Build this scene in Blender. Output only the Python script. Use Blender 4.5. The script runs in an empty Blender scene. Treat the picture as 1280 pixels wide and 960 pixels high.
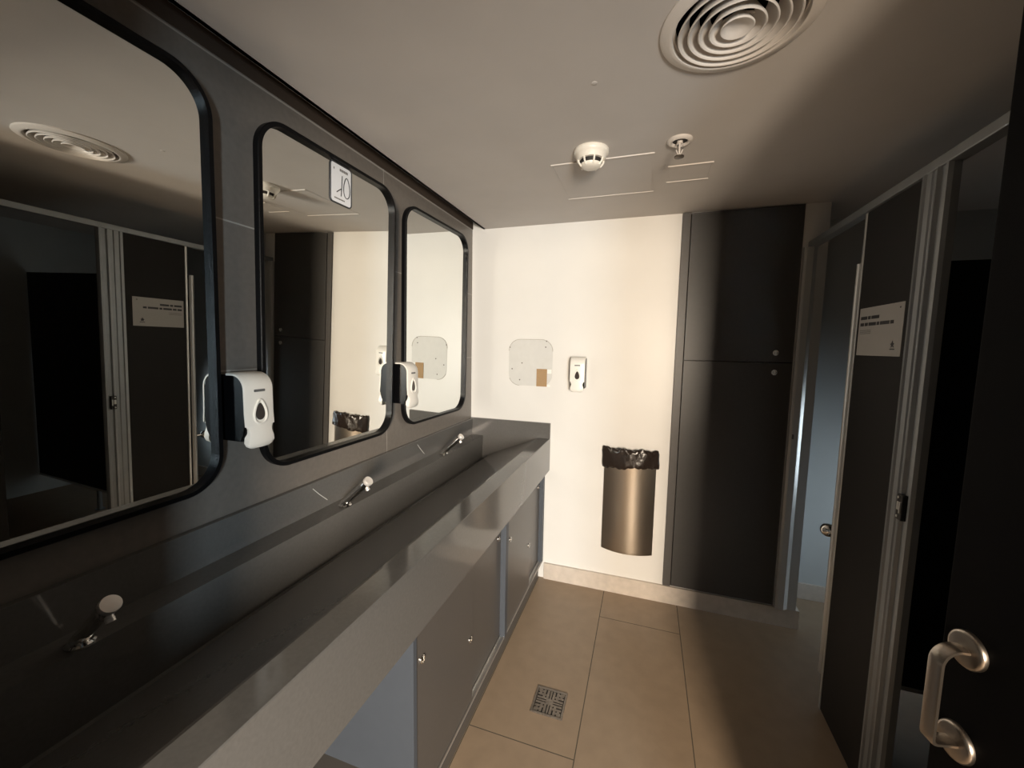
import bpy, bmesh, math, random
from mathutils import Vector, Matrix
random.seed(7)
S = bpy.context.scene
C = S.collection
PI = math.pi
R = math.radians

# ------------------------------------------------------------------ room measures (metres)
H = 2.30            # ceiling
D = 2.522           # back wall
XL = -1.127         # tiled wall on the left
XP = 0.78           # cubicle front
YC = 2.86           # rear wall of the cubicles
XR = 2.72           # far side wall of the cubicles
YF = -0.05          # inner face of the entrance wall

# ------------------------------------------------------------------ materials
def mat(name, col, rough=0.5, metal=0.0, spec=0.5, noise=0.0, nscale=30, bump=0.0, bscale=200, coat=0.0, aniso=0.0):
    m = bpy.data.materials.new(name); m.use_nodes = True
    nt = m.node_tree; b = nt.nodes['Principled BSDF']
    b.inputs['Base Color'].default_value = (*col, 1)
    b.inputs['Roughness'].default_value = rough
    b.inputs['Metallic'].default_value = metal
    b.inputs['Specular IOR Level'].default_value = spec
    if coat: b.inputs['Coat Weight'].default_value = coat; b.inputs['Coat Roughness'].default_value = 0.05
    if aniso: b.inputs['Anisotropic'].default_value = aniso
    tc = nt.nodes.new('ShaderNodeTexCoord')
    if noise:
        n = nt.nodes.new('ShaderNodeTexNoise'); n.inputs['Scale'].default_value = nscale; n.inputs['Detail'].default_value = 5
        nt.links.new(tc.outputs['Object'], n.inputs['Vector'])
        r = nt.nodes.new('ShaderNodeMapRange'); r.inputs['From Min'].default_value = 0.25; r.inputs['From Max'].default_value = 0.75
        r.inputs['To Min'].default_value = 1 - noise; r.inputs['To Max'].default_value = 1 + noise
        nt.links.new(n.outputs['Fac'], r.inputs['Value'])
        mx = nt.nodes.new('ShaderNodeVectorMath'); mx.operation = 'SCALE'
        mx.inputs[0].default_value = col
        nt.links.new(r.outputs['Result'], mx.inputs['Scale'])
        nt.links.new(mx.outputs['Vector'], b.inputs['Base Color'])
    if bump:
        n2 = nt.nodes.new('ShaderNodeTexNoise'); n2.inputs['Scale'].default_value = bscale; n2.inputs['Detail'].default_value = 3
        nt.links.new(tc.outputs['Object'], n2.inputs['Vector'])
        bp = nt.nodes.new('ShaderNodeBump'); bp.inputs['Strength'].default_value = bump; bp.inputs['Distance'].default_value = 0.002
        nt.links.new(n2.outputs['Fac'], bp.inputs['Height']); nt.links.new(bp.outputs['Normal'], b.inputs['Normal'])
    return m

def tiled(name, col, joint, lines, rough, noise, nscale, width=0.003, spec=0.5, jrough=0.8):
    """tiles with grout joints; lines = (axis, position, other axis, lo, hi)"""
    m = mat(name, col, rough, spec=spec, noise=noise, nscale=nscale)
    nt = m.node_tree; b = nt.nodes['Principled BSDF']
    g = nt.nodes.new('ShaderNodeNewGeometry'); sp = nt.nodes.new('ShaderNodeSeparateXYZ')
    nt.links.new(g.outputs['Position'], sp.inputs[0])
    def M(op, a, bb=None):
        n = nt.nodes.new('ShaderNodeMath'); n.operation = op
        for i, v in enumerate((a, bb)):
            if v is None: continue
            if isinstance(v, (int, float)): n.inputs[i].default_value = v
            else: nt.links.new(v, n.inputs[i])
        return n.outputs[0]
    tot = None
    for ax, pos, oth, lo, hi in lines:
        k = M('LESS_THAN', M('ABSOLUTE', M('SUBTRACT', sp.outputs[ax], pos)), width / 2)
        if oth is not None:
            k = M('MULTIPLY', k, M('MULTIPLY', M('GREATER_THAN', sp.outputs[oth], lo), M('LESS_THAN', sp.outputs[oth], hi)))
        tot = k if tot is None else M('MAXIMUM', tot, k)
    mx = nt.nodes.new('ShaderNodeMix'); mx.data_type = 'RGBA'
    nt.links.new(tot, mx.inputs[0])
    src = b.inputs['Base Color'].links[0].from_socket if b.inputs['Base Color'].is_linked else None
    if src: nt.links.new(src, mx.inputs[6])
    else: mx.inputs[6].default_value = (*col, 1)
    mx.inputs[7].default_value = (*joint, 1)
    nt.links.new(mx.outputs[2], b.inputs['Base Color'])
    rr = nt.nodes.new('ShaderNodeMapRange'); rr.inputs['To Min'].default_value = rough; rr.inputs['To Max'].default_value = jrough
    nt.links.new(tot, rr.inputs['Value']); nt.links.new(rr.outputs['Result'], b.inputs['Roughness'])
    return m

M = {}
M['ceiling'] = mat('ceiling_paint', (.55, .52, .495), .75, spec=.25, noise=.03, nscale=6, bump=.05, bscale=90)
M['wall_white'] = mat('white_wall_paint', (.72, .715, .695), .38, spec=.35, noise=.02, nscale=4, bump=.03, bscale=120)
M['wall_grey'] = mat('grey_wall_paint', (.16, .155, .15), .6, spec=.3, noise=.03, nscale=5)
M['cubicle_wall'] = mat('cubicle_wall_paint', (.50, .53, .54), .5, spec=.3, noise=.03, nscale=5)
M['cove'] = mat('cove_paint', (.035, .03, .027), .9, spec=.1)
M['cove_band'] = mat('brown_cove_band', (.050, .036, .027), .8, spec=.2)  # dark brown strip over the top of the left wall
M['tile_left'] = tiled('grey_wall_tile', (.165, .146, .128), (.34, .32, .29),
    [(2, 2.298, None, 0, 0), (2, 1.880, None, 0, 0), (2, 1.462, None, 0, 0), (1, 1.568, None, 0, 0)],
    (.33), .10, 55, width=.0045, spec=.45)
M['floor'] = tiled('floor_tile', (.29, .215, .147), (.080, .068, .05),
    [(0, -.188, None, 0, 0), (0, .243, None, 0, 0), (0, -.619, None, 0, 0),
     (1, 1.388, 0, -.619, -.188), (1, .188, 0, -.619, -.188), (1, 2.247, 0, -.188, .243), (1, 1.047, 0, -.188, .243)],
    .42, .08, 14, width=.004, spec=.4)
M['base_tile'] = mat('skirting_tile', (.55, .49, .43), .4, noise=.10, nscale=25)
M['stone'] = mat('grey_polished_stone', (.115, .111, .106), .11, spec=.55, noise=.07, nscale=120)
M['laminate'] = mat('taupe_laminate', (.086, .078, .072), .36, spec=.45, noise=.04, nscale=90)
M['carcass'] = mat('pale_grey_board', (.064, .073, .088), .5, spec=.35, noise=.03, nscale=30)
M['plinth'] = mat('dark_plinth_board', (.09, .08, .07), .5)
M['track'] = mat('aluminium_track', (.55, .54, .52), .35, metal=.8)
M['black_frame'] = mat('black_powder_coat', (.004, .004, .0045), .36, spec=.12, bump=.25, bscale=260)
M['mirror'] = mat('mirror_silver', (.86, .88, .86), 0.0, metal=1.0)
M['chrome'] = mat('chrome', (.78, .77, .75), .10, metal=1.0)
M['button'] = mat('satin_chrome_button', (.84, .80, .76), .38, metal=.55)
M['black_plastic'] = mat('black_plastic', (.003, .003, .0035), .30, spec=.10)
M['white_plastic'] = mat('white_plastic', (.78, .76, .71), .34, spec=.4)
M['grey_plate'] = mat('grey_nameplate', (.12, .12, .12), .4)
M['window'] = mat('smoked_window', (.045, .035, .030), .2)
M['steel'] = mat('brushed_steel', (.56, .48, .39), .29, metal=1.0, bump=.02, bscale=300, aniso=.5)
M['bag'] = mat('dark_bin_bag', (.020, .014, .011), .24, spec=.6, bump=.9, bscale=55)
M['cupboard'] = mat('charcoal_laminate', (.052, .050, .048), .42, spec=.45, noise=.06, nscale=60)
M['cupboard_frame'] = mat('charcoal_frame', (.085, .08, .077), .42, spec=.4, noise=.05, nscale=60)
M['dark_panel'] = mat('dark_cubicle_laminate', (.017, .016, .0155), .6, spec=.2, noise=.05, nscale=80)
M['dark_divider'] = mat('black_cubicle_laminate', (.010, .012, .016), .5, spec=.3)
M['alu'] = mat('cubicle_aluminium', (.30, .32, .335), .42, metal=.55, noise=.05, nscale=20)
M['alu_bright'] = mat('bright_aluminium', (.62, .63, .62), .32, metal=.5)
M['black_metal'] = mat('black_metal', (.01, .01, .011), .35, spec=.5)
M['vent'] = mat('vent_enamel', (.66, .62, .58), .38, spec=.4)
M['duct'] = mat('duct_dark', (.008, .007, .006), .9, spec=.1)
M['detector'] = mat('detector_plastic', (.80, .76, .68), .4)
M['slot'] = mat('dark_slot', (.015, .013, .012), .7)
M['brass'] = mat('sprinkler_metal', (.12, .10, .085), .4, metal=1.0)
M['paper'] = mat('white_paper', (.43, .42, .40), .6, noise=.02, nscale=20)
M['sticker'] = mat('sticker_film', (.66, .68, .72), .45, noise=.03, nscale=20)
M['ink'] = mat('black_ink', (.025, .027, .032), .5)
M['grey_ink'] = mat('grey_ink', (.13, .125, .12), .6)
M['card'] = mat('brown_card', (.36, .235, .12), .8, noise=.05, nscale=60)
M['dirt'] = mat('dirty_sealant', (.36, .34, .30), .7, noise=.12, nscale=60)
M['scar'] = mat('unpainted_plaster', (.60, .60, .58), .6, noise=.03, nscale=25)
M['plaster'] = mat('chipped_plaster', (.84, .83, .80), .8)
M['hole'] = mat('screw_hole', (.12, .11, .10), .8)
M['door_black'] = mat('black_door_laminate', (.0030, .0030, .0034), .6, spec=.06)
M['handle'] = mat('satin_steel_handle', (.42, .37, .32), .30, metal=1.0)
M['drain'] = mat('drain_steel', (.27, .24, .21), .42, metal=1.0, noise=.2, nscale=90)
M['streak'] = mat('pale_glint', (.55, .55, .53), .5)

# ------------------------------------------------------------------ mesh helpers
class MB:
    def __init__(s): s.bm = bmesh.new()
    def box(s, x0, x1, y0, y1, z0, z1, bev=0.0, seg=2):
        r = bmesh.ops.create_cube(s.bm, size=1.0)
        for v in r['verts']:
            v.co = Vector((x0 + (v.co.x + .5) * (x1 - x0), y0 + (v.co.y + .5) * (y1 - y0), z0 + (v.co.z + .5) * (z1 - z0)))
        if bev:
            es = list({e for v in r['verts'] for e in v.link_edges})
            bmesh.ops.bevel(s.bm, geom=es, offset=bev, segments=seg, affect='EDGES', profile=.5)
        return s
    def prism(s, pts, fn, a, b, bev=0.0):
        """closed outline pts (u,v) swept from a to b; fn(u,v,t)->xyz"""
        A = [s.bm.verts.new(fn(u, v, a)) for u, v in pts]
        B = [s.bm.verts.new(fn(u, v, b)) for u, v in pts]
        n = len(pts)
        fs = [s.bm.faces.new(A), s.bm.faces.new(list(reversed(B)))]
        for i in range(n):
            fs.append(s.bm.faces.new((A[(i + 1) % n], A[i], B[i], B[(i + 1) % n])))
        if bev:
            es = list({e for f in fs[:2] for e in f.edges})
            bmesh.ops.bevel(s.bm, geom=es, offset=bev, segments=2, affect='EDGES')
        return s
    def lathe(s, prof, origin=(0, 0, 0), axis=(0, 0, 1), seg=40, cap=True, loop=False):
        ax = Vector(axis).normalized(); q = Vector((0, 0, 1)).rotation_difference(ax); o = Vector(origin)
        rings = []
        for r, z in prof:
            rings.append([s.bm.verts.new(o + q @ Vector((r * math.cos(2 * PI * k / seg), r * math.sin(2 * PI * k / seg), z))) for k in range(seg)])
        nn = len(rings)
        for i in range(nn if loop else nn - 1):
            a, b = rings[i], rings[(i + 1) % nn]
            for k in range(seg):
                s.bm.faces.new((a[k], a[(k + 1) % seg], b[(k + 1) % seg], b[k]))
        if cap and not loop:
            s.bm.faces.new(list(reversed(rings[0]))); s.bm.faces.new(rings[-1])
        return s
    def tube(s, pts, r, seg=10, closed=False, sx=1.0, sy=1.0, up=(0, 0, 1)):
        """sweep an ellipse (r*sx, r*sy) along pts"""
        P = [Vector(p) for p in pts]; n = len(P); rings = []
        upv = Vector(up); prev = None
        for i in range(n):
            a = P[(i - 1) % n] if (closed or i > 0) else P[i]
            b = P[(i + 1) % n] if (closed or i < n - 1) else P[i]
            t = (b - a).normalized()
            u = upv.cross(t)
            if u.length < 1e-4: u = prev if prev is not None else Vector((1, 0, 0)).cross(t)
            u.normalize(); w = t.cross(u); prev = u
            rings.append([s.bm.verts.new(P[i] + u * (r * sx * math.cos(2 * PI * k / seg)) + w * (r * sy * math.sin(2 * PI * k / seg))) for k in range(seg)])
        for i in range(n if closed else n - 1):
            A, B = rings[i], rings[(i + 1) % n]
            for k in range(seg):
                s.bm.faces.new((A[k], A[(k + 1) % seg], B[(k + 1) % seg], B[k]))
        if not closed:
            s.bm.faces.new(list(reversed(rings[0]))); s.bm.faces.new(rings[-1])
        return s
    def sphere(s, c, r, sc=(1, 1, 1)):
        g = bmesh.ops.create_uvsphere(s.bm, u_segments=24, v_segments=14, radius=r)
        for v in g['verts']: v.co = Vector((v.co.x * sc[0] + c[0], v.co.y * sc[1] + c[1], v.co.z * sc[2] + c[2]))
        return s
    def grid(s, rows, closed_u=False):
        V = [[s.bm.verts.new(p) for p in row] for row in rows]
        for i in range(len(V) - 1):
            n = len(V[i])
            for k in range(n if closed_u else n - 1):
                s.bm.faces.new((V[i][k], V[i][(k + 1) % n], V[i + 1][(k + 1) % n], V[i + 1][k]))
        return V
    def build(s, name, m, parent=None, smooth=True, angle=35):
        bmesh.ops.recalc_face_normals(s.bm, faces=s.bm.faces)
        me = bpy.data.meshes.new(name); s.bm.to_mesh(me); s.bm.free()
        me.materials.append(m)
        o = bpy.data.objects.new(name, me); C.objects.link(o)
        if smooth:
            me.polygons.foreach_set('use_smooth', [True] * len(me.polygons))
            me.set_sharp_from_angle(angle=R(angle))
        if parent: o.parent = parent
        return o

def thing(name, label, cat, loc=(0, 0, 0), rot=(0, 0, 0), group=None):
    o = bpy.data.objects.new(name, None); C.objects.link(o)
    o.location = loc; o.rotation_euler = rot; o.empty_display_size = .05
    o['label'] = label; o['category'] = cat
    if group: o['group'] = group
    return o
def tag(o, label, cat, group=None):
    o['label'] = label; o['category'] = cat
    if group: o['group'] = group
    return o
def struct(o, label=None):
    o['kind'] = 'structure'
    if label: o['label'] = label
    return o
def dup(root, loc, rot, label):
    r = root.copy(); C.objects.link(r); r.location = loc; r.rotation_euler = rot; r['label'] = label
    for ch in list(root.children):
        c = ch.copy(); C.objects.link(c); c.parent = r
        for g in list(ch.children):
            d = g.copy(); C.objects.link(d); d.parent = c
    return r
def rrect(w0, w1, h0, h1, r, n=8):
    """rounded rectangle outline, counter-clockwise in (u,v)"""
    pts = []
    for cx, cy, a0 in ((w1 - r, h0 + r, -90), (w1 - r, h1 - r, 0), (w0 + r, h1 - r, 90), (w0 + r, h0 + r, 180)):
        for k in range(n + 1):
            a = R(a0 + 90 * k / n); pts.append((cx + r * math.cos(a), cy + r * math.sin(a)))
    return pts

# ------------------------------------------------------------------ the room shell
struct(MB().box(XL - .1, 3.0, -3.6, 3.1, -.1, 0).build('floor', M['floor'], smooth=False), 'brown stone-look floor tiles with thin dark joints')

def ceiling():
    mb = MB(); bm = mb.bm
    cx, cy, r, h = .164, 1.116, .135, .20
    x0, x1, y0, y1 = -1.049, 3.0, YF, 3.1
    N = 48
    def ringpt(k): a = 2 * PI * k / N + PI / 4; return a
    # square ring around the duct opening
    def sq(a):
        c, s_ = math.cos(a), math.sin(a); m = max(abs(c), abs(s_)); return (cx + h * c / m, cy + h * s_ / m)
    inner = [bm.verts.new((cx + r * math.cos(ringpt(k)), cy + r * math.sin(ringpt(k)), H)) for k in range(N)]
    outer = [bm.verts.new((*sq(ringpt(k)), H)) for k in range(N)]
    for k in range(N):
        bm.faces.new((inner[k], inner[(k + 1) % N], outer[(k + 1) % N], outer[k]))
    def quad(a, b, c, d): bm.faces.new([bm.verts.new((*p, H)) for p in (a, b, c, d)])
    quad((x0, y0), (x1, y0), (x1, cy - h), (x0, cy - h)); quad((x0, cy + h), (x1, cy + h), (x1, y1), (x0, y1))
    quad((x0, cy - h), (cx - h, cy - h), (cx - h, cy + h), (x0, cy + h)); quad((cx + h, cy - h), (x1, cy - h), (x1, cy + h), (cx + h, cy + h))
    # lip along the shadow gap, and the slab above
    mb.box(x0 - .0005, x0 + .015, y0, y1, H, H + .16)
    return mb.build('ceiling', M['ceiling'], smooth=False)
ce = struct(ceiling(), 'pale painted ceiling')
struct(MB().box(XL - .1, 3.0, YF - .1, 3.1, H + .34, H + .40).build('trim_1', M['cove'], smooth=False), 'dark recess above the ceiling edge')
struct(MB().box(XL - .1, XL, -.17, 3.1, 0, H + .34).build('wall_left', M['tile_left'], smooth=False), 'dark grey tiled wall behind the mirrors')

bw = MB()
bw.box(XL, .157, D, D + .12, 0, H + .34)
bw.box(.157, .741, D, D + .12, 0, .112)
bw.box(.741, .855, D, YC, 0, H + .02)
bw.box(.157, .741, D, D + .34, 2.299, H + .02)
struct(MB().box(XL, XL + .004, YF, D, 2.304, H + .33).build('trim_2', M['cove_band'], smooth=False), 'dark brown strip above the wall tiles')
wb = struct(bw.build('wall_back', M['wall_white'], smooth=False), 'white painted back wall')
struct(MB().box(.855, XR, YC, YC + .1, 0, H + .02).build('wall_rear', M['cubicle_wall'], smooth=False), 'pale blue-grey rear wall inside the cubicle')
struct(MB().box(XR, XR + .1, -.17, YC + .1, 0, H + .02).build('wall_right', M['cubicle_wall'], smooth=False))
wf = MB()
wf.box(XL, -.45, YF - .12, YF, 0, H + .34); wf.box(.665, XR, YF - .12, YF, 0, H + .34); wf.box(-.45, .665, YF - .12, YF, 2.00, H + .34)
struct(wf.build('wall_front', M['wall_grey'], smooth=False))
bb = MB()
bb.box(-.585, .869, D - .014, D, 0, .108); bb.box(.855, .869, D, D + .1, 0, .108)
struct(bb.build('baseboard_back', M['base_tile'], smooth=False), 'beige tile skirting along the back wall')
struct(MB().box(.869, XR, YC - .014, YC, 0, .10, .002).build('baseboard_rear', M['base_tile'], smooth=False), 'tile skirting inside the cubicle')

# ------------------------------------------------------------------ mirrors
def mirror(yc, tilt, yaw, label, zc=1.6725, w=.66, h=1.065):
    z0 = zc - h / 2
    off = .0225 if yaw > -1 else .024
    th = R(tilt)
    t = thing('wall_mirror', label, 'mirror', (XL + off - math.sin(th) * h / 2, yc, z0), (0, th, R(yaw)), 'black framed wall mirrors')
    outer = rrect(-w / 2, w / 2, 0, h, .098, 12)
    inner = rrect(-w / 2 + .013, w / 2 - .013, .013, h - .013, .087, 12)
    mb = MB(); bm = mb.bm
    ring = []
    for (x, pts) in ((-.003, outer), (.0155, outer), (.018, [(u * .994, h / 2 + (v - h / 2) * .996) for u, v in outer]), (.018, inner), (-.003, inner)):
        ring.append([bm.verts.new((x, u, v)) for u, v in pts])
    n = len(outer)
    for i in range(5):
        a, b = ring[i], ring[(i + 1) % 5]
        for k in range(n): bm.faces.new((a[k], a[(k + 1) % n], b[(k + 1) % n], b[k]))
    mb.build('frame', M['black_frame'], t, angle=30)
    g = rrect(-w / 2 + .011, w / 2 - .011, .011, h - .011, .088, 12)
    MB().prism(g, lambda u, v, x: (x, u, v), -.002, .002).build('mirror_glass', M['mirror'], t, smooth=False)
    return t
mirror(.460, 1.45, .09, 'black framed mirror nearest the viewer, cut off by the left edge of the photo')
m2 = mirror(1.247, 1.80, -.76, 'black framed mirror in the middle, with a numbered sticker on its glass')
mirror(2.007, .90, -1.7, 'black framed mirror next to the white back wall, farthest of the three')

# numbered sticker on the middle mirror (built in the mirror's plane)
st = thing('number_sticker', 'small white sticker with a handwritten 10 on the middle mirror glass', 'sticker')
st.location = m2.location; st.rotation_euler = m2.rotation_euler
def on_glass(x): return lambda u, v, t: (x + t, u, v)
sw0, sw1, sh0, sh1 = -.043, .066, .910, 1.050
MB().prism(rrect(sw0, sw1, sh0, sh1, .014), on_glass(.0024), 0, .0006).build('sheet', M['sticker'], st, smooth=False)
edge = [(.0034, u, v) for u, v in rrect(sw0 + .0015, sw1 - .0015, sh0 + .0015, sh1 - .0015, .013)]
MB().tube(edge, .0026, 6, closed=True, up=(1, 0, 0)).build('border', M['ink'], st)
num = MB()
num.tube([(.0034, .017, 1.013), (.0034, .015, .980), (.0034, .0115, .940)], .0016, 6, up=(1, 0, 0))
num.tube([(.0034, .0135, .967), (.0034, .001, .958), (.0034, -.010, .949)], .0017, 6, up=(1, 0, 0))
num.tube([(.0034, .040 + .0155 * math.sin(a) * (1 - .25 * math.cos(a)), .977 + .036 * math.cos(a)) for a in [2 * PI * k / 28 for k in range(28)]], .0016, 6, closed=True, up=(1, 0, 0))
num.build('handwritten_number', M['ink'], st)
pr = MB()
for k, u in enumerate((.005, .012, .019, .026, .033, .040)):
    pr.box(.0030, .0034, u, u + .0055, 1.026, 1.035)
pr.build('heading_print', M['grey_ink'], st, smooth=False)
pr = MB()
for k in range(9):
    pr.box(.0030, .0034, -.021 + k * .0058, -.021 + k * .0058 + .0045, .9255, .9305)
pr.build('small_print', M['grey_ink'], st, smooth=False)
MB().box(.0030, .0034, -.025, -.021, 1.024, 1.031).build('corner_mark', M['grey_ink'], st, smooth=False)

# ------------------------------------------------------------------ soap dispensers: local +x out of the wall, y across, z up from the bottom
def make_dispenser(label):
    t = thing('soap_dispenser', label, 'soap dispenser', group='wall soap dispensers')
    W = .043; Dp = .096; Ht = .197
    prof = [(0, .012), (0, Ht)]
    for k in range(9):
        a = R(90 - 90 * k / 8); prof.append((Dp - .040 - .004 + .040 * math.cos(a), Ht - .040 + .040 * math.sin(a)))
    prof += [(Dp - .004, .050), (Dp - .010, .030), (Dp - .022, .012)]
    MB().prism(prof, lambda u, v, y: (u, y, v), -W, W, .003).build('housing', M['black_plastic'], t, angle=40)
    # white cover wrapping over the top and down the front
    def path(off):
        p = [(.030, Ht + off)]
        for k in range(11):
            a = R(90 - 90 * k / 10); p.append((Dp - .044 + (.040 + off) * math.cos(a), Ht - .040 + (.040 + off) * math.sin(a)))
        p += [(Dp - .004 + off, .12), (Dp - .004 + off, .09), (Dp - .002 + off, .055)]
        return p
    def wid(i, n): return W + .0012
    mb = MB(); o_, i_ = path(.006), path(-.001); n = len(o_)
    rows = []
    for k in range(n):
        w = wid(k, n)
        e = .004
        rows.append([(i_[k][0], -w, i_[k][1]), (o_[k][0] - 0, -w + 0, o_[k][1]) if False else (o_[k][0] * .7 + i_[k][0] * .3, -w, o_[k][1] * .7 + i_[k][1] * .3),
                     (o_[k][0], -w + e, o_[k][1]), (o_[k][0], w - e, o_[k][1]), (o_[k][0] * .7 + i_[k][0] * .3, w, o_[k][1] * .7 + i_[k][1] * .3), (i_[k][0], w, i_[k][1])])
    V = mb.grid(rows, closed_u=True)
    mb.bm.faces.new(V[0]); mb.bm.faces.new(list(reversed(V[-1])))
    cov = mb.build('front_cover', M['white_plastic'], t, angle=40)
    # push lever under the cover: waisted at the top, rounded at the foot
    lev = []
    for z, w, d0, d1 in ((.056, .041, -.014, .0035), (.046, .036, -.014, .005), (.036, .034, -.014, .007), (.022, .038, -.014, .0085), (.008, .040, -.014, .0075), (-.002, .036, -.012, .005), (-.008, .028, -.010, .001)):
        lev.append([(Dp + d0, -w, z), (Dp + d1 - .003, -w, z), (Dp + d1, -w * .8, z), (Dp + d1 + .001, 0, z), (Dp + d1, w * .8, z), (Dp + d1 - .003, w, z), (Dp + d0, w, z)])
    mb = MB(); V = mb.grid(lev, closed_u=True); mb.bm.faces.new(V[0]); mb.bm.faces.new(list(reversed(V[-1])))
    mb.build('push_lever', M['white_plastic'], t, angle=50)
    # drop shaped sight window with a raised rim
    def drop(s, n=28):
        out = []
        for k in range(n):
            a = 2 * PI * k / n
            out.append((s * .0165 * math.sin(a) * (1 - .38 * math.cos(a)) , .094 + s * .030 * math.cos(a)))
        return out
    fx = Dp + .002
    rim = [(fx + .0015, u, v) for u, v in drop(1.12)]
    MB().tube(rim, .0032, 8, closed=True, up=(1, 0, 0)).build('window_rim', M['white_plastic'], t)
    MB().prism(drop(.80), lambda u, v, x: (x, u, v), fx - .004, fx + .0012).build('sight_window', M['window'], t, smooth=False)
    MB().prism(rrect(-.017, .017, .150, .157, .0025, 4), lambda u, v, x: (x, u, v), fx - .003, fx + .0012).build('nameplate', M['grey_plate'], t, smooth=False)
    return t
d1 = make_dispenser('white and black soap dispenser between the nearest and the middle mirror')
d1.location = (XL, .848, 1.256)
dup(d1, (XL, 1.640, 1.258), (0, 0, 0), 'white and black soap dispenser between the middle and the farthest mirror')
dup(d1, (-.391, D, 1.281), (0, 0, R(-90)), 'white soap dispenser on the white back wall above the bin')

# ------------------------------------------------------------------ stone trough counter
sink = thing('trough_sink', 'long grey stone trough sink counter under the three mirrors', 'sink', (0, 0, 0))
Y0, Y1 = YF, D - .02
prof = [(-1.107, .938), (-1.028, .936), (-1.035, .775), (-.965, .770), (-.960, .822), (-.648, .951), (-.640, .953), (-.568, .953), (-.566, .951), (-.566, .741), (-.588, .741),
        (-.588, .900), (-.650, .895), (-.945, .775), (-.950, .745), (-1.052, .745), (-1.052, .905), (-1.107, .905)]
MB().prism(prof, lambda u, v, y: (u, y, v), Y0, Y1).build('basin', M['stone'], sink, smooth=False)
MB().box(XL + .001, -1.107, Y0 + .001, Y1, .905, 1.047, .0015).build('backsplash', M['stone'], sink, smooth=False)
MB().box(XL + .001, -.566, Y1, D - .001, .741, 1.053, .0015).build('end_splash', M['stone'], sink, smooth=False)
for ys in (1.105, 1.80):  # thin pale streaks standing in for specular glints on the splash
    mb = MB(); mb.tube([(-1.1065, ys, 1.026), (-1.1065, ys + .03, .995), (-1.1065, ys + .066, .962)], .0014, 6)
    mb.build('glint_streak', M['streak'], sink)

# taps: slanted push taps on the ledge behind the trough
def make_tap(label):
    t = thing('push_tap', label, 'tap', group='push taps on the sink ledge')
    a = Vector((.111, 0, .100)).normalized()
    MB().lathe([(.024, 0), (.024, .004), (.020, .007)], seg=28).build('base_ring', M['chrome'], t)
    b = MB()
    b.lathe([(.0140, -.012), (.0140, .10), (.0155, .102), (.0155, .128), (.0145, .131)], origin=(0, 0, .012), axis=a, seg=28)
    b.build('body', M['chrome'], t)
    o = Vector((0, 0, .012)) + a * .1335
    MB().lathe([(.0150, -.002), (.0165, 0), (.0175, .003), (.0175, .012), (.0165, .014), (.001, .0155)], origin=o, axis=a, seg=32).build('push_button', M['button'], t, angle=50)
    o2 = Vector((0, 0, .012)) + a * .122
    MB().lathe([(.0070, 0), (.0070, .009), (.0078, .010), (.0078, .017)], origin=o2 + Vector((.006, 0, -.006)), axis=Vector((.45, 0, -.9)), seg=20).build('spout', M['button'], t)
    return t
t1 = make_tap('chrome push tap with a round button nearest the viewer, under the nearest mirror')
t1.location = (-1.050, .448, .937)
dup(t1, (-1.050, 1.200, .937), (0, 0, 0), 'chrome slanted push tap under the middle mirror')
dup(t1, (-1.050, 1.982, .937), (0, 0, 0), 'chrome slanted push tap nearest the white back wall')

# ------------------------------------------------------------------ vanity cabinet with sliding doors
cab = thing('vanity_cabinet', 'grey sliding door cabinet under the stone sink counter', 'cabinet', (0, 0, 0))
b = MB(); b.box(XL + .002, XL + .016, Y0 + .01, D - .002, .10, .74); b.box(XL + .016, -.602, .957, D - .002, .10, .118)
b.build('carcass', M['carcass'], cab, smooth=False)
for y0, y1 in ((.940, .957), (1.750, 1.785), (2.486, 2.519)):
    b = MB(); b.box(XL + .016, -.595, y0, y1, .118 if y0 > 1 else 0.0, .739 if True else 0)
    b.build('side_panel', M['carcass'], cab, smooth=False)
MB().box(XL + .016, -.615, Y0 + .01, .940, .205, .225).build('shelf', M['plinth'], cab, smooth=False)
b = MB(); b.box(-.640, -.622, .957, D - .016, 0, .099)
b.build('plinth', M['plinth'], cab, smooth=False)
for y0, y1 in ((.957, 1.750), (1.785, 2.486)):
    b = MB(); b.box(-.640, -.598, y0, y1, .118, .123); b.box(-.600, -.597, y0, y1, .118, .130); b.box(-.6195, -.6175, y0, y1, .118, .130)
    b.build('sliding_track', M['track'], cab, smooth=False)
def sliding_door(y0, y1, x1, locks):
    d = MB().box(x1 - .016, x1, y0, y1, .131, .738, .001).build('sliding_door', M['laminate'], cab, smooth=False)
    for y, z in locks:
        mb = MB(); mb.lathe([(.0125, -.002), (.0125, .004), (.011, .006), (.0085, .006), (.0080, .002), (.002, .002)], origin=(x1, y, z), axis=(1, 0, 0), seg=24)
        mb.box(x1 + .002, x1 + .0055, y - .0012, y + .0012, z - .006, z + .006)
        mb.build('lock', M['chrome'], d)
    return d
sliding_door(.958, 1.377, -.601, [(.995, .601), (1.350, .405)])
sliding_door(1.30, 1.749, -.621, [(1.715, .640)])
sliding_door(1.786, 2.200, -.601, [(1.825, .590), (2.172, .392)])
sliding_door(2.13, 2.485, -.621, [(2.452, .640)])

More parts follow.
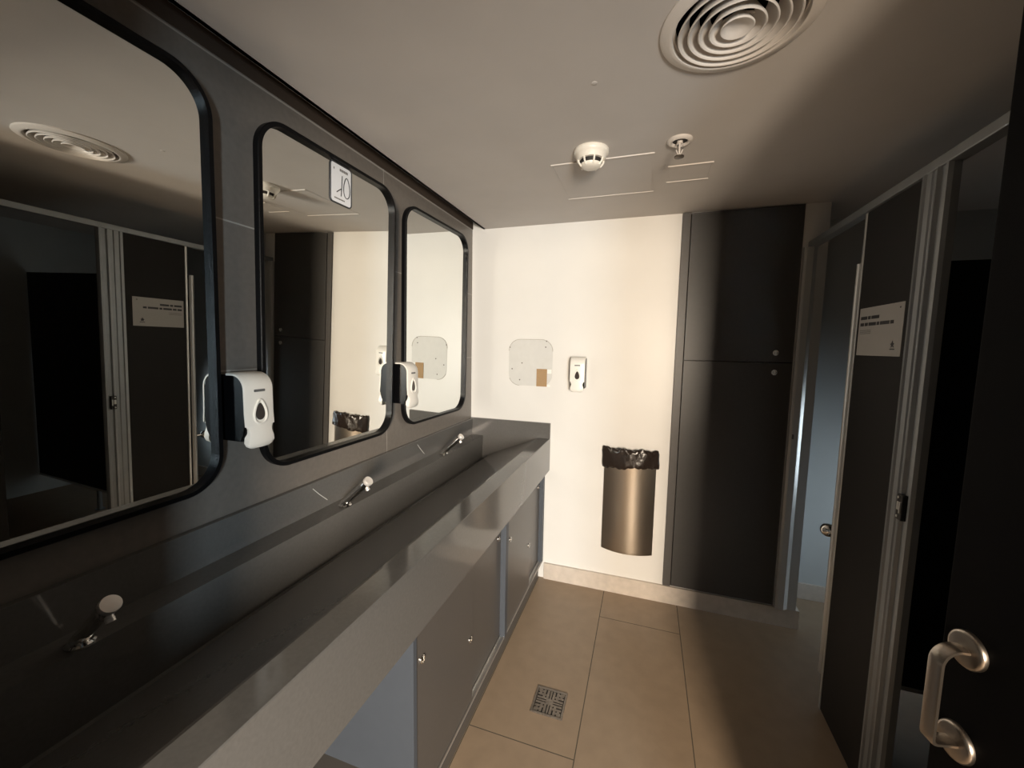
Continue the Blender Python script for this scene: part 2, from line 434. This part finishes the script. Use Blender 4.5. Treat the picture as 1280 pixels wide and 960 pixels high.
# ------------------------------------------------------------------ built-in cupboard in the back wall
cup = thing('built_in_cupboard', 'tall charcoal cupboard with two locked doors set in the back wall', 'cupboard', (.449, D, .112))
def L(o): o.location = (-.449, -D, -.112); return o
b = MB(); b.box(.157, .199, D - .014, D + .02, .113, 2.297, .001); b.box(.157, .740, D - .004, D + .02, .113, .118); b.box(.735, .740, D - .010, D + .02, .113, 2.297)
b.box(.199, .735, D - .006, D + .02, 2.288, 2.297); b.box(.16, .735, D + .02, D + .33, .116, 2.295)
L(b.build('frame', M['cupboard_frame'], cup, smooth=False))
def cup_door(z0, z1, zl):
    d = L(MB().box(.2025, .733, D - .018, D + .001, z0, z1, .0012).build('door', M['cupboard'], cup, smooth=False))
    mb = MB(); y = D - .018
    mb.lathe([(.016, -.002), (.016, .006), (.0145, .009), (.0105, .009), (.0095, .003), (.002, .003)], origin=(.654, y, zl), axis=(0, -1, 0), seg=28)
    mb.box(.652, .656, y - .007, y - .003, zl - .007, zl + .007)
    mb.build('lock', M['chrome'], d)
cup_door(1.482, 2.286, 1.532); cup_door(.120, 1.478, 1.427)

# ------------------------------------------------------------------ wall bin and its bag
BX0, BX1 = -.217, .087; BXC = (BX0 + BX1) / 2; BW = (BX1 - BX0) / 2
def arc(n, w, d): # from left at the wall, bowed out, to right at the wall
    out = []
    for k in range(n + 1):
        u = -1 + 2 * k / n
        out.append((BXC + w * u, D - .012 - d * (1 - u * u)))
    return out
b = MB(); A = arc(32, BW, .045)
rows = []
inner = [(BXC + (x - BXC) * .985, min(D - .004, y + .006)) for x, y in A]
outl = [(BX0, D)] + A + [(BX1, D)] + list(reversed(inner))
b.prism(outl, lambda u, v, z: (u, v, z), .292, .905)
b.prism([(BX0, D)] + A + [(BX1, D)], lambda u, v, z: (u, v, z), .286, .296)
tag(b.build('waste_bin', M['steel'], angle=50), 'bowed brushed steel waste bin mounted on the white back wall', 'bin')
rng = random.Random(3)
nu = 90
sec = [(.010, -.02), (.002, .018), (.006, .030), (.014, .034), (.020, .026), (.0215, .010), (.022, -.02), (.0235, -.05), (.023, -.072), (.018, -.083), (.012, -.084)]
rows = []
ph = [rng.uniform(0, 6.28) for _ in range(8)]
for i in range(nu + 1):
    u = -1 + 2 * i / nu
    k = abs(u)
    # plan: along the front arc, ends return to the wall
    x = BXC + (BW + .004) * u; y = D - .012 - .045 * (1 - u * u)
    tx, ty = 1, .09 * u; nrm = Vector((ty * 1.0, -1, 0)).normalized()
    if k > .93: nrm = Vector((math.copysign(1, u) * (k - .93) / .07 * 1.4, -1, 0)).normalized()
    row = []
    for j, (o, z) in enumerate(sec):
        w = .0022 * math.sin(u * 11 + ph[0] + j * 1.1) + .0016 * math.sin(u * 23 + ph[1] - j * 1.9) * math.sin(u * 5 + ph[7]) + .0010 * math.sin(u * 47 + ph[2] + j * 2.9)
        if j > 8: z = z + .010 * math.sin(u * 2.2 + .3) - .004 * math.sin(u * 9 + ph[3])
        z2 = z + (.004 * math.sin(u * 9 + ph[4]) + .0025 * math.sin(u * 29 + ph[5]) if j in (1, 2, 3, 4) else .003 * math.sin(u * 27 + ph[6] + j))
        p = Vector((x, y, .905)) + nrm * (o - .010 + w) + Vector((0, 0, z2))
        p.y = min(p.y, D - .003)
        row.append(p)
    rows.append(row)
b = MB(); b.grid(rows)
bag = b.build('bin_bag', M['bag'], angle=70)
so = bag.modifiers.new('thickness', 'SOLIDIFY'); so.thickness = .0012
tag(bag, 'crumpled dark plastic bag folded over the rim of the steel bin', 'bin bag')

# ------------------------------------------------------------------ marks left by a removed dryer, card
scar = thing('dryer_mark', 'rounded pale outline with screw holes left on the back wall', 'wall mark', (-.71, D, 1.44))
def LS(o): o.location = (.71, -D, -1.44); return o
out = rrect(-.858, -.565, 1.288, 1.588, .075, 8)
LS(MB().prism(out, lambda u, v, y: (u, y, v), D - .0012, D).build('bare_plaster', M['scar'], scar, smooth=False))
up_ = [(u, D - .0015, v) for u, v in out if v > 1.50]; lo_ = [(u, D - .0015, v) for u, v in out if v < 1.345 and u < -.66]
for seg in (sorted(up_), sorted(lo_)):
    LS(MB().tube(seg, .0016, 6).build('sealant_line', M['dirt'], scar))
for u, v in ((-.852, 1.536), (-.607, 1.578), (-.612, 1.54), (-.835, 1.395), (-.782, 1.325), (-.768, 1.435)):
    LS(MB().lathe([(.0042, 0), (.0042, .0018), (.002, .0020)], origin=(u, D - .0008, v), axis=(0, -1, 0), seg=14).build('screw_hole', M['hole'], scar))
LS(MB().box(-.598, -.570, D - .0022, D - .001, 1.372, 1.398).build('plaster_chip', M['plaster'], scar, smooth=False))
LS(MB().box(-.600, -.578, D - .0022, D - .001, 1.286, 1.300).build('plaster_chip', M['plaster'], scar, smooth=False))
tag(MB().box(-.668, -.599, D - .0045, D - .0013, 1.287, 1.400, .0005).build('cardboard_patch', M['card'], smooth=False), 'small brown card rectangle stuck on the white back wall', 'card')

# ------------------------------------------------------------------ ceiling fittings
VX, VY = .164, 1.116
v = thing('ceiling_vent', 'round grey ceiling vent with concentric rings', 'vent', (VX, VY, H))
MB().lathe([(.142, .004), (.168, .0), (.169, -.004), (.165, -.007), (.150, -.011), (.145, -.013), (.141, -.012), (.134, .02), (.136, .021)], seg=72, loop=True).build('flange', M['vent'], v, angle=40)
for rb in (.058, .081, .104, .126):
    # thin cone rings, flaring outward as they come down to a rolled lip
    MB().lathe([(rb - .0025, -.0135), (rb, -.0155), (rb + .0025, -.0135), (rb + .001, -.009), (rb - .021, .026), (rb - .0225, .025), (rb - .003, -.009)], seg=72, loop=True).build('cone_ring', M['vent'], v, angle=40)
MB().lathe([(.016, .014), (.034, -.010), (.036, -.013), (.034, -.0155), (.031, -.0145), (.024, -.008), (.012, -.005), (.001, -.0045)], seg=56).build('hub', M['vent'], v, angle=50)
b = MB()
for k in range(3):
    a = R(20 + 120 * k); c, s_ = math.cos(a), math.sin(a)
    b.tube([(.016 * c, .016 * s_, .022), (.136 * c, .136 * s_, .026)], .003, 6)
b.build('spoke', M['vent'], v)
MB().lathe([(.142, .002), (.142, .20), (.001, .20)], seg=48, cap=False).build('duct', M['duct'], v)

det = thing('smoke_detector', 'cream round smoke detector on the ceiling', 'smoke detector', (-.238, 1.640, H))
MB().lathe([(.055, 0), (.057, -.003), (.057, -.012), (.053, -.018), (.050, -.021), (.048, -.030), (.0445, -.035)], seg=48).build('base', M['detector'], det, angle=40)
MB().lathe([(.036, -.034), (.034, -.047)], seg=40).build('sensing_chamber', M['slot'], det)
for k in range(8):
    a = 2 * PI * (k + .5) / 8; c, s_ = math.cos(a), math.sin(a)
    MB().tube([(.043 * c, .043 * s_, -.034), (.040 * c, .040 * s_, -.044), (.031 * c, .031 * s_, -.055)], .0032, 6).build('cage_rib', M['detector'], det)
MB().lathe([(.034, -.046), (.034, -.051), (.028, -.057), (.018, -.060), (.001, -.061)], seg=40).build('cap', M['detector'], det, angle=50)

det.scale = (1.17, 1.17, 1.12)

sp = thing('sprinkler_head', 'small fire sprinkler hanging from a white ceiling ring', 'sprinkler', (.079, 1.652, H))
MB().lathe([(.030, -.001), (.043, 0), (.044, -.004), (.040, -.009), (.032, -.011), (.027, -.008), (.026, -.001)], seg=48, loop=True).build('escutcheon', M['vent'], sp, angle=40)
MB().lathe([(.027, 0), (.027, -.003), (.001, -.003)], seg=32).build('recess', M['slot'], sp)
b = MB(); b.lathe([(.010, 0), (.010, -.012), (.007, -.014)], seg=20)
b.tube([(.010, 0, -.012), (.011, 0, -.034), (.003, 0, -.054)], .0018, 8); b.tube([(-.010, 0, -.012), (-.011, 0, -.034), (-.003, 0, -.054)], .0018, 8)
b.lathe([(.003, -.013), (.003, -.052), (.005, -.057)], seg=12)
b.build('frame_arms', M['vent'], sp)
b = MB(); b.lathe([(.004, -.056), (.017, -.057), (.017, -.060), (.004, -.061)], seg=24); b.build('deflector', M['brass'], sp)

def hatch(x0, x1, y0, y1, label):
    t = thing('access_hatch', label, 'hatch', ((x0 + x1) / 2, (y0 + y1) / 2, H), group='ceiling access hatches')
    w, d = (x1 - x0) / 2, (y1 - y0) / 2
    b = MB(); f = .006
    for ya in (-d, d - f): MB().box(-w, w, ya, ya + f, -.004, .002, .001).build('edge_bead', M['vent'], t, smooth=False)
    for xa in (-w, w - f): MB().box(xa, xa + f, -d + f, d - f, -.0012, .002).build('edge_strip', M['ceiling'], t, smooth=False)
    MB().box(-w + f + .001, w - f - .001, -d + f + .001, d - f - .001, -.0012, .002).build('cover_panel', M['ceiling'], t, smooth=False)
hatch(-.417, -.006, 1.722, 2.132, 'large square access hatch in the ceiling behind the smoke detector')
hatch(.048, .222, 1.868, 2.041, 'small square access hatch in the ceiling behind the sprinkler')
tag(MB().lathe([(.009, .001), (.008, -.0012), (.004, -.002), (.001, -.0022)], origin=(-.178, 1.242, H), seg=20).build('blanking_cap', M['ceiling']), 'tiny round blanking cap on the ceiling left of the vent', 'cap')

# ------------------------------------------------------------------ floor drain
dr = thing('floor_drain', 'square steel drain set in the floor tiles', 'drain', (-.332, 1.598, 0), (0, 0, R(0)))
h = .069
b = MB()
for a0, a1, b0, b1 in ((-h, h, -h, -h + .009), (-h, h, h - .009, h), (-h, -h + .009, -h + .009, h - .009), (h - .009, h, -h + .009, h - .009)):
    b.box(a0, a1, b0, b1, -.004, .0035, .001)
b.build('frame', M['drain'], dr, smooth=False)
MB().box(-h + .009, h - .009, -h + .009, h - .009, -.01, .0006).build('sump', M['slot'], dr, smooth=False)
b = MB()
g = h - .012
b.lathe([(.016, .0005), (.016, .0028), (.001, .0030)], seg=24)
for s1 in (-1, 1):
    for k in range(4):
        y = .009 + k * .0125
        ln = g if True else 0
        b.box(s1 * .004 if s1 > 0 else -g, g if s1 > 0 else -.004, 0, 0.0001, .0005, .0006)
    for q in range(3):
        c = .013 + q * .0165
        b.box(s1 * c - .0050, s1 * c + .0050, c * .55, g, .0005, .0028); b.box(s1 * c - .0050, s1 * c + .0050, -g, -c * .55, .0005, .0028)
        b.box(c * .55 + .003, g, s1 * c - .0050, s1 * c + .0050, .0005, .0027); b.box(-g, -c * .55 - .003, s1 * c - .0050, s1 * c + .0050, .0005, .0027)
b.box(-.0035, .0035, -g, g, .0005, .0026); b.box(-g, g, -.0035, .0035, .0005, .0026)
for sx in (-1, 1):
    for sy in (-1, 1): b.lathe([(.006, .0005), (.006, .0032), (.001, .0034)], origin=(sx * (g - .004), sy * (g - .004), 0), seg=14)
b.build('grate', M['drain'], dr, smooth=False)

# ------------------------------------------------------------------ cubicles
cub = thing('cubicle_partition', 'dark cubicle front with grey aluminium posts and head rail along the right side', 'partition', (XP, 1.6, 0))
def LC(o): o.location = (-XP, -1.6, 0); return o
RT, RB = 2.107, 2.076
LC(MB().box(XP - .012, XP + .028, YF, D, RB, RT, .003).build('head_rail', M['alu'], cub, smooth=False))
LC(MB().box(XP, XP + .018, 1.605, 1.944, .012, RB).build('front_panel', M['dark_panel'], cub, smooth=False))
LC(MB().box(XP, XP + .018, YF, 1.08, .012, RB).build('front_panel', M['dark_panel'], cub, smooth=False))
LC(MB().box(XP - .003, XP + .021, 1.944, 1.958, .010, RB, .002).build('edge_trim', M['alu_bright'], cub, smooth=False))
# ribbed post
pp = [(u - .006, v) for u, v in [(1.607, 0), (1.607, -.012), (1.592, -.015), (1.588, -.010), (1.566, -.010), (1.562, -.006), (1.546, -.006), (1.542, -.013), (1.533, -.015), (1.529, -.006), (1.510, -.006), (1.507, -.010), (1.497, -.010), (1.493, 0), (1.493, .018), (1.607, .018)]]
LC(MB().prism(pp, lambda u, v, z: (XP + v, u, z), 0, RB).build('post', M['alu'], cub, smooth=False))
lt = LC(MB().box(XP - .020, XP - .005, 1.508, 1.536, 1.032, 1.112, .002).build('latch_keeper', M['black_metal'], cub, smooth=False))
b = MB()
for z in (1.042, 1.102): b.lathe([(.004, 0), (.004, .0022), (.001, .003)], origin=(XP - .020, 1.527, z), axis=(-1, 0, 0), seg=14)
b.box(XP - .0235, XP - .018, 1.511, 1.516, 1.055, 1.090); b.box(XP - .022, XP - .018, 1.521, 1.533, 1.062, 1.088, .002)
b.build('screw_and_slot', M['alu_bright'], lt, smooth=False)
# channel against the back wall
LC(MB().prism([(.745, 0), (.745, -.030), (.757, -.032), (.786, -.032), (.790, -.028), (.806, -.018), (.850, -.016), (.850, 0)], lambda u, v, z: (u, D + v, z), .108, RB).build('wall_channel', M['alu_bright'], cub, smooth=False))
LC(MB().box(.757, .766, D - .036, D - .030, 1.075, 1.10, .001).build('channel_clip', M['grey_plate'], cub, smooth=False))

dv = thing('cubicle_divider', 'dark cubicle divider running back beside the open cubicle, bright strip on its front edge', 'divider', (.80, 1.985, 0))
def LD(o): o.location = (-.80, -1.985, 0); return o
LD(MB().box(.797, 2.70, 1.978, 1.994, .176, 1.89).build('divider_panel', M['dark_divider'], dv, smooth=False))
LD(MB().box(.797, 2.70, 1.974, 1.998, .160, .177, .002).build('bottom_trim', M['alu_bright'], dv, smooth=False))
b = MB(); b.prism([(.789 + .012 * math.cos(R(a)), 1.988 + .016 * math.sin(R(a))) for a in range(0, 360, 20)], lambda u, v, z: (u, v, z), .15, 1.892)
LD(b.build('edge_strip', M['alu_bright'], dv))
kb = MB(); kb.tube([(.795, 2.000, .765), (.795, 2.046, .765)], .008, 10); kb.sphere((.793, 2.064, .763), .029)
LD(kb.build('ball_knob', M['chrome'], dv))
LD(MB().lathe([(.030, 0), (.030, .006), (.016, .010), (.016, .162)], origin=(1.90, 1.986, 0), seg=20).build('foot', M['alu'], dv))

# paper sign on the cubicle front panel
sg = thing('paper_sign', 'white notice sheet taped on the dark panel of the cubicle front', 'sign', (XP, 1.785, 1.62))
def LG(o): o.location = (-XP, -1.785, -1.62); return o
LG(MB().box(XP - .0012, XP, 1.642, 1.930, 1.533, 1.711).build('sheet', M['paper'], sg, smooth=False))
b = MB()
def words(y_start, z, hgt, lens):
    y = y_start
    for w in lens:
        b.box(XP - .0018, XP - .0011, y - w, y, z, z + hgt); y -= w + .006
words(1.918, 1.667, .012, (.046, .018, .052))
words(1.918, 1.643, .012, (.026, .022, .050, .016, .058, .020))
LG(b.build('heading_lines', M['ink'], sg, smooth=False))
for k in range(3):
    LG(MB().box(XP - .0018, XP - .0011, 1.84, 1.918, 1.626 - k * .006, 1.6275 - k * .006).build('small_print', M['grey_ink'], sg, smooth=False))
b = MB()
leaf = [(0, .016), (.006, .008), (.012, .004), (.006, -.001), (.009, -.008), (0, -.004), (-.010, -.008), (-.005, 0), (-.010, .006), (-.003, .008)]
b.prism([(1.690 + u, 1.570 + w) for u, w in leaf], lambda u, w, x: (x, u, w), XP - .0018, XP - .0011)
LG(b.build('emblem', M['ink'], sg, smooth=False))
LG(MB().box(XP - .0018, XP - .0011, 1.676, 1.704, 1.555, 1.5585).build('emblem_caption', M['ink'], sg, smooth=False))
LG(MB().box(XP - .0018, XP - .0011, 1.662, 1.668, 1.692, 1.697).build('corner_mark', M['ink'], sg, smooth=False))

# ------------------------------------------------------------------ black entrance door, open beside the viewer
hx, hy = .208, -.978         # from the free edge towards the hinges
ang = math.atan2(hy, hx)
door = bpy.data.objects.new('door_1', None); C.objects.link(door); door['kind'] = 'structure'
door['label'] = 'open black entrance door with a steel pull at the right edge'
door.location = (.467, .788, 0); door.rotation_euler = (0, 0, ang)
# local: x along the leaf from the free edge, -y = the face towards the room (left in the photo)
MB().box(0, .845, 0, .042, .008, 2.095, .002).build('leaf', M['door_black'], door, smooth=False)
dh = MB()
zt, zb, hx0 = 1.109, .960, .041
path = []
# flat pull: rises from the upper rose, bends down, returns square to the lower rose
pts2 = [(0.004, zt), (.017, zt + .001)]
for k in range(9):
    a = R(90 - 90 * k / 8); pts2.append((.017 + .025 * math.cos(a), zt - .025 + .026 * math.sin(a)))
pts2 += [(.042, zb + .014)]
for k in range(5):
    a = R(0 - 90 * k / 4); pts2.append((.036 + .006 * math.cos(a), zb + .006 + .006 * math.sin(a)))
pts2 += [(.004, zb)]
V = []
hw, tk = .0112, .0032
n = len(pts2)
for i, (d_, z_) in enumerate(pts2):
    a = pts2[max(i - 1, 0)]; c = pts2[min(i + 1, n - 1)]
    t_ = Vector((c[0] - a[0], c[1] - a[1])).normalized(); nn = Vector((-t_.y, t_.x))
    row = []
    for sx, sn in ((-1, -.6), (-.8, -1), (.8, -1), (1, -.6), (1, .6), (.8, 1), (-.8, 1), (-1, .6)):
        q = Vector((d_, z_)) + nn * (tk * sn); row.append((hx0 + hw * sx, -q.x, q.y))
    V.append(row)
VV = dh.grid(V, closed_u=True); dh.bm.faces.new(VV[0]); dh.bm.faces.new(list(reversed(VV[-1])))
hdl = dh.build('door_handle', M['handle'], door, angle=40)
for z in (zt, zb):
    MB().lathe([(.0275, 0), (.0275, .005), (.0255, .008), (.0225, .009), (.001, .009)], origin=(hx0, .0005, z), axis=(0, -1, 0), seg=44).build('rose', M['handle'], hdl, angle=50)

# ------------------------------------------------------------------ light: daylight and lamp light coming in through the entrance, plus a cubicle fill
def area(name, loc, target, sx, sy, power, col, spread=None):
    l = bpy.data.lights.new(name, 'AREA'); l.shape = 'RECTANGLE'; l.size = sx; l.size_y = sy; l.energy = power; l.color = col
    if spread: l.spread = R(spread)
    o = bpy.data.objects.new(name, l); C.objects.link(o); o.location = loc
    d = Vector(target) - Vector(loc); o.rotation_euler = d.to_track_quat('-Z', 'Y').to_euler()
    return o
area('corridor_lamp', (.88, -2.20, 1.50), (-.1, 2.0, .6), .46, .85, 228, (1.0, .83, .645))
area('corridor_window', (1.30, -2.00, 1.30), (-.8, 1.6, 1.1), .20, 1.0, 66, (.72, .89, 1.0))
area('cubicle_fill', (2.20, 2.36, .80), (1.0, 2.86, .55), .30, .7, 2.0, (.80, .92, 1.0), 80)  # added fill light, hidden behind the divider to brighten the cubicle wall

w = bpy.data.worlds.new('World'); S.world = w; w.use_nodes = True
w.node_tree.nodes['Background'].inputs['Color'].default_value = (.75, .88, 1.0, 1)
w.node_tree.nodes['Background'].inputs['Strength'].default_value = .05

# ------------------------------------------------------------------ camera
f, yaw, pitch, roll, zc = 504.77, -.3196, -.0953, .0174, 1.5476
F = Vector((math.sin(yaw) * math.cos(pitch), math.cos(yaw) * math.cos(pitch), math.sin(pitch)))
Rr = Vector((math.cos(yaw), -math.sin(yaw), 0)); U = Rr.cross(F)
c_, s_ = math.cos(roll), math.sin(roll)
R2 = c_ * Rr + s_ * U; U2 = -s_ * Rr + c_ * U
cam = bpy.data.cameras.new('camera'); co = bpy.data.objects.new('camera', cam); C.objects.link(co)
cam.sensor_fit = 'HORIZONTAL'; cam.sensor_width = 36; cam.lens = f / 1280 * 36; cam.clip_start = .01; cam.clip_end = 50
mw = Matrix(((R2.x, U2.x, -F.x, 0), (R2.y, U2.y, -F.y, 0), (R2.z, U2.z, -F.z, zc), (0, 0, 0, 1)))
co.matrix_world = mw
S.camera = co

S.view_settings.view_transform = 'Standard'; S.view_settings.look = 'None'
S.view_settings.exposure = 0.08; S.view_settings.gamma = 1.0; S.view_settings.use_curve_mapping = False
S.cycles.use_denoising = True
S.cycles.max_bounces = 10; S.cycles.diffuse_bounces = 5; S.cycles.glossy_bounces = 6
S.cycles.caustics_reflective = True; S.cycles.blur_glossy = 0.0
S.cycles.sample_clamp_indirect = 8
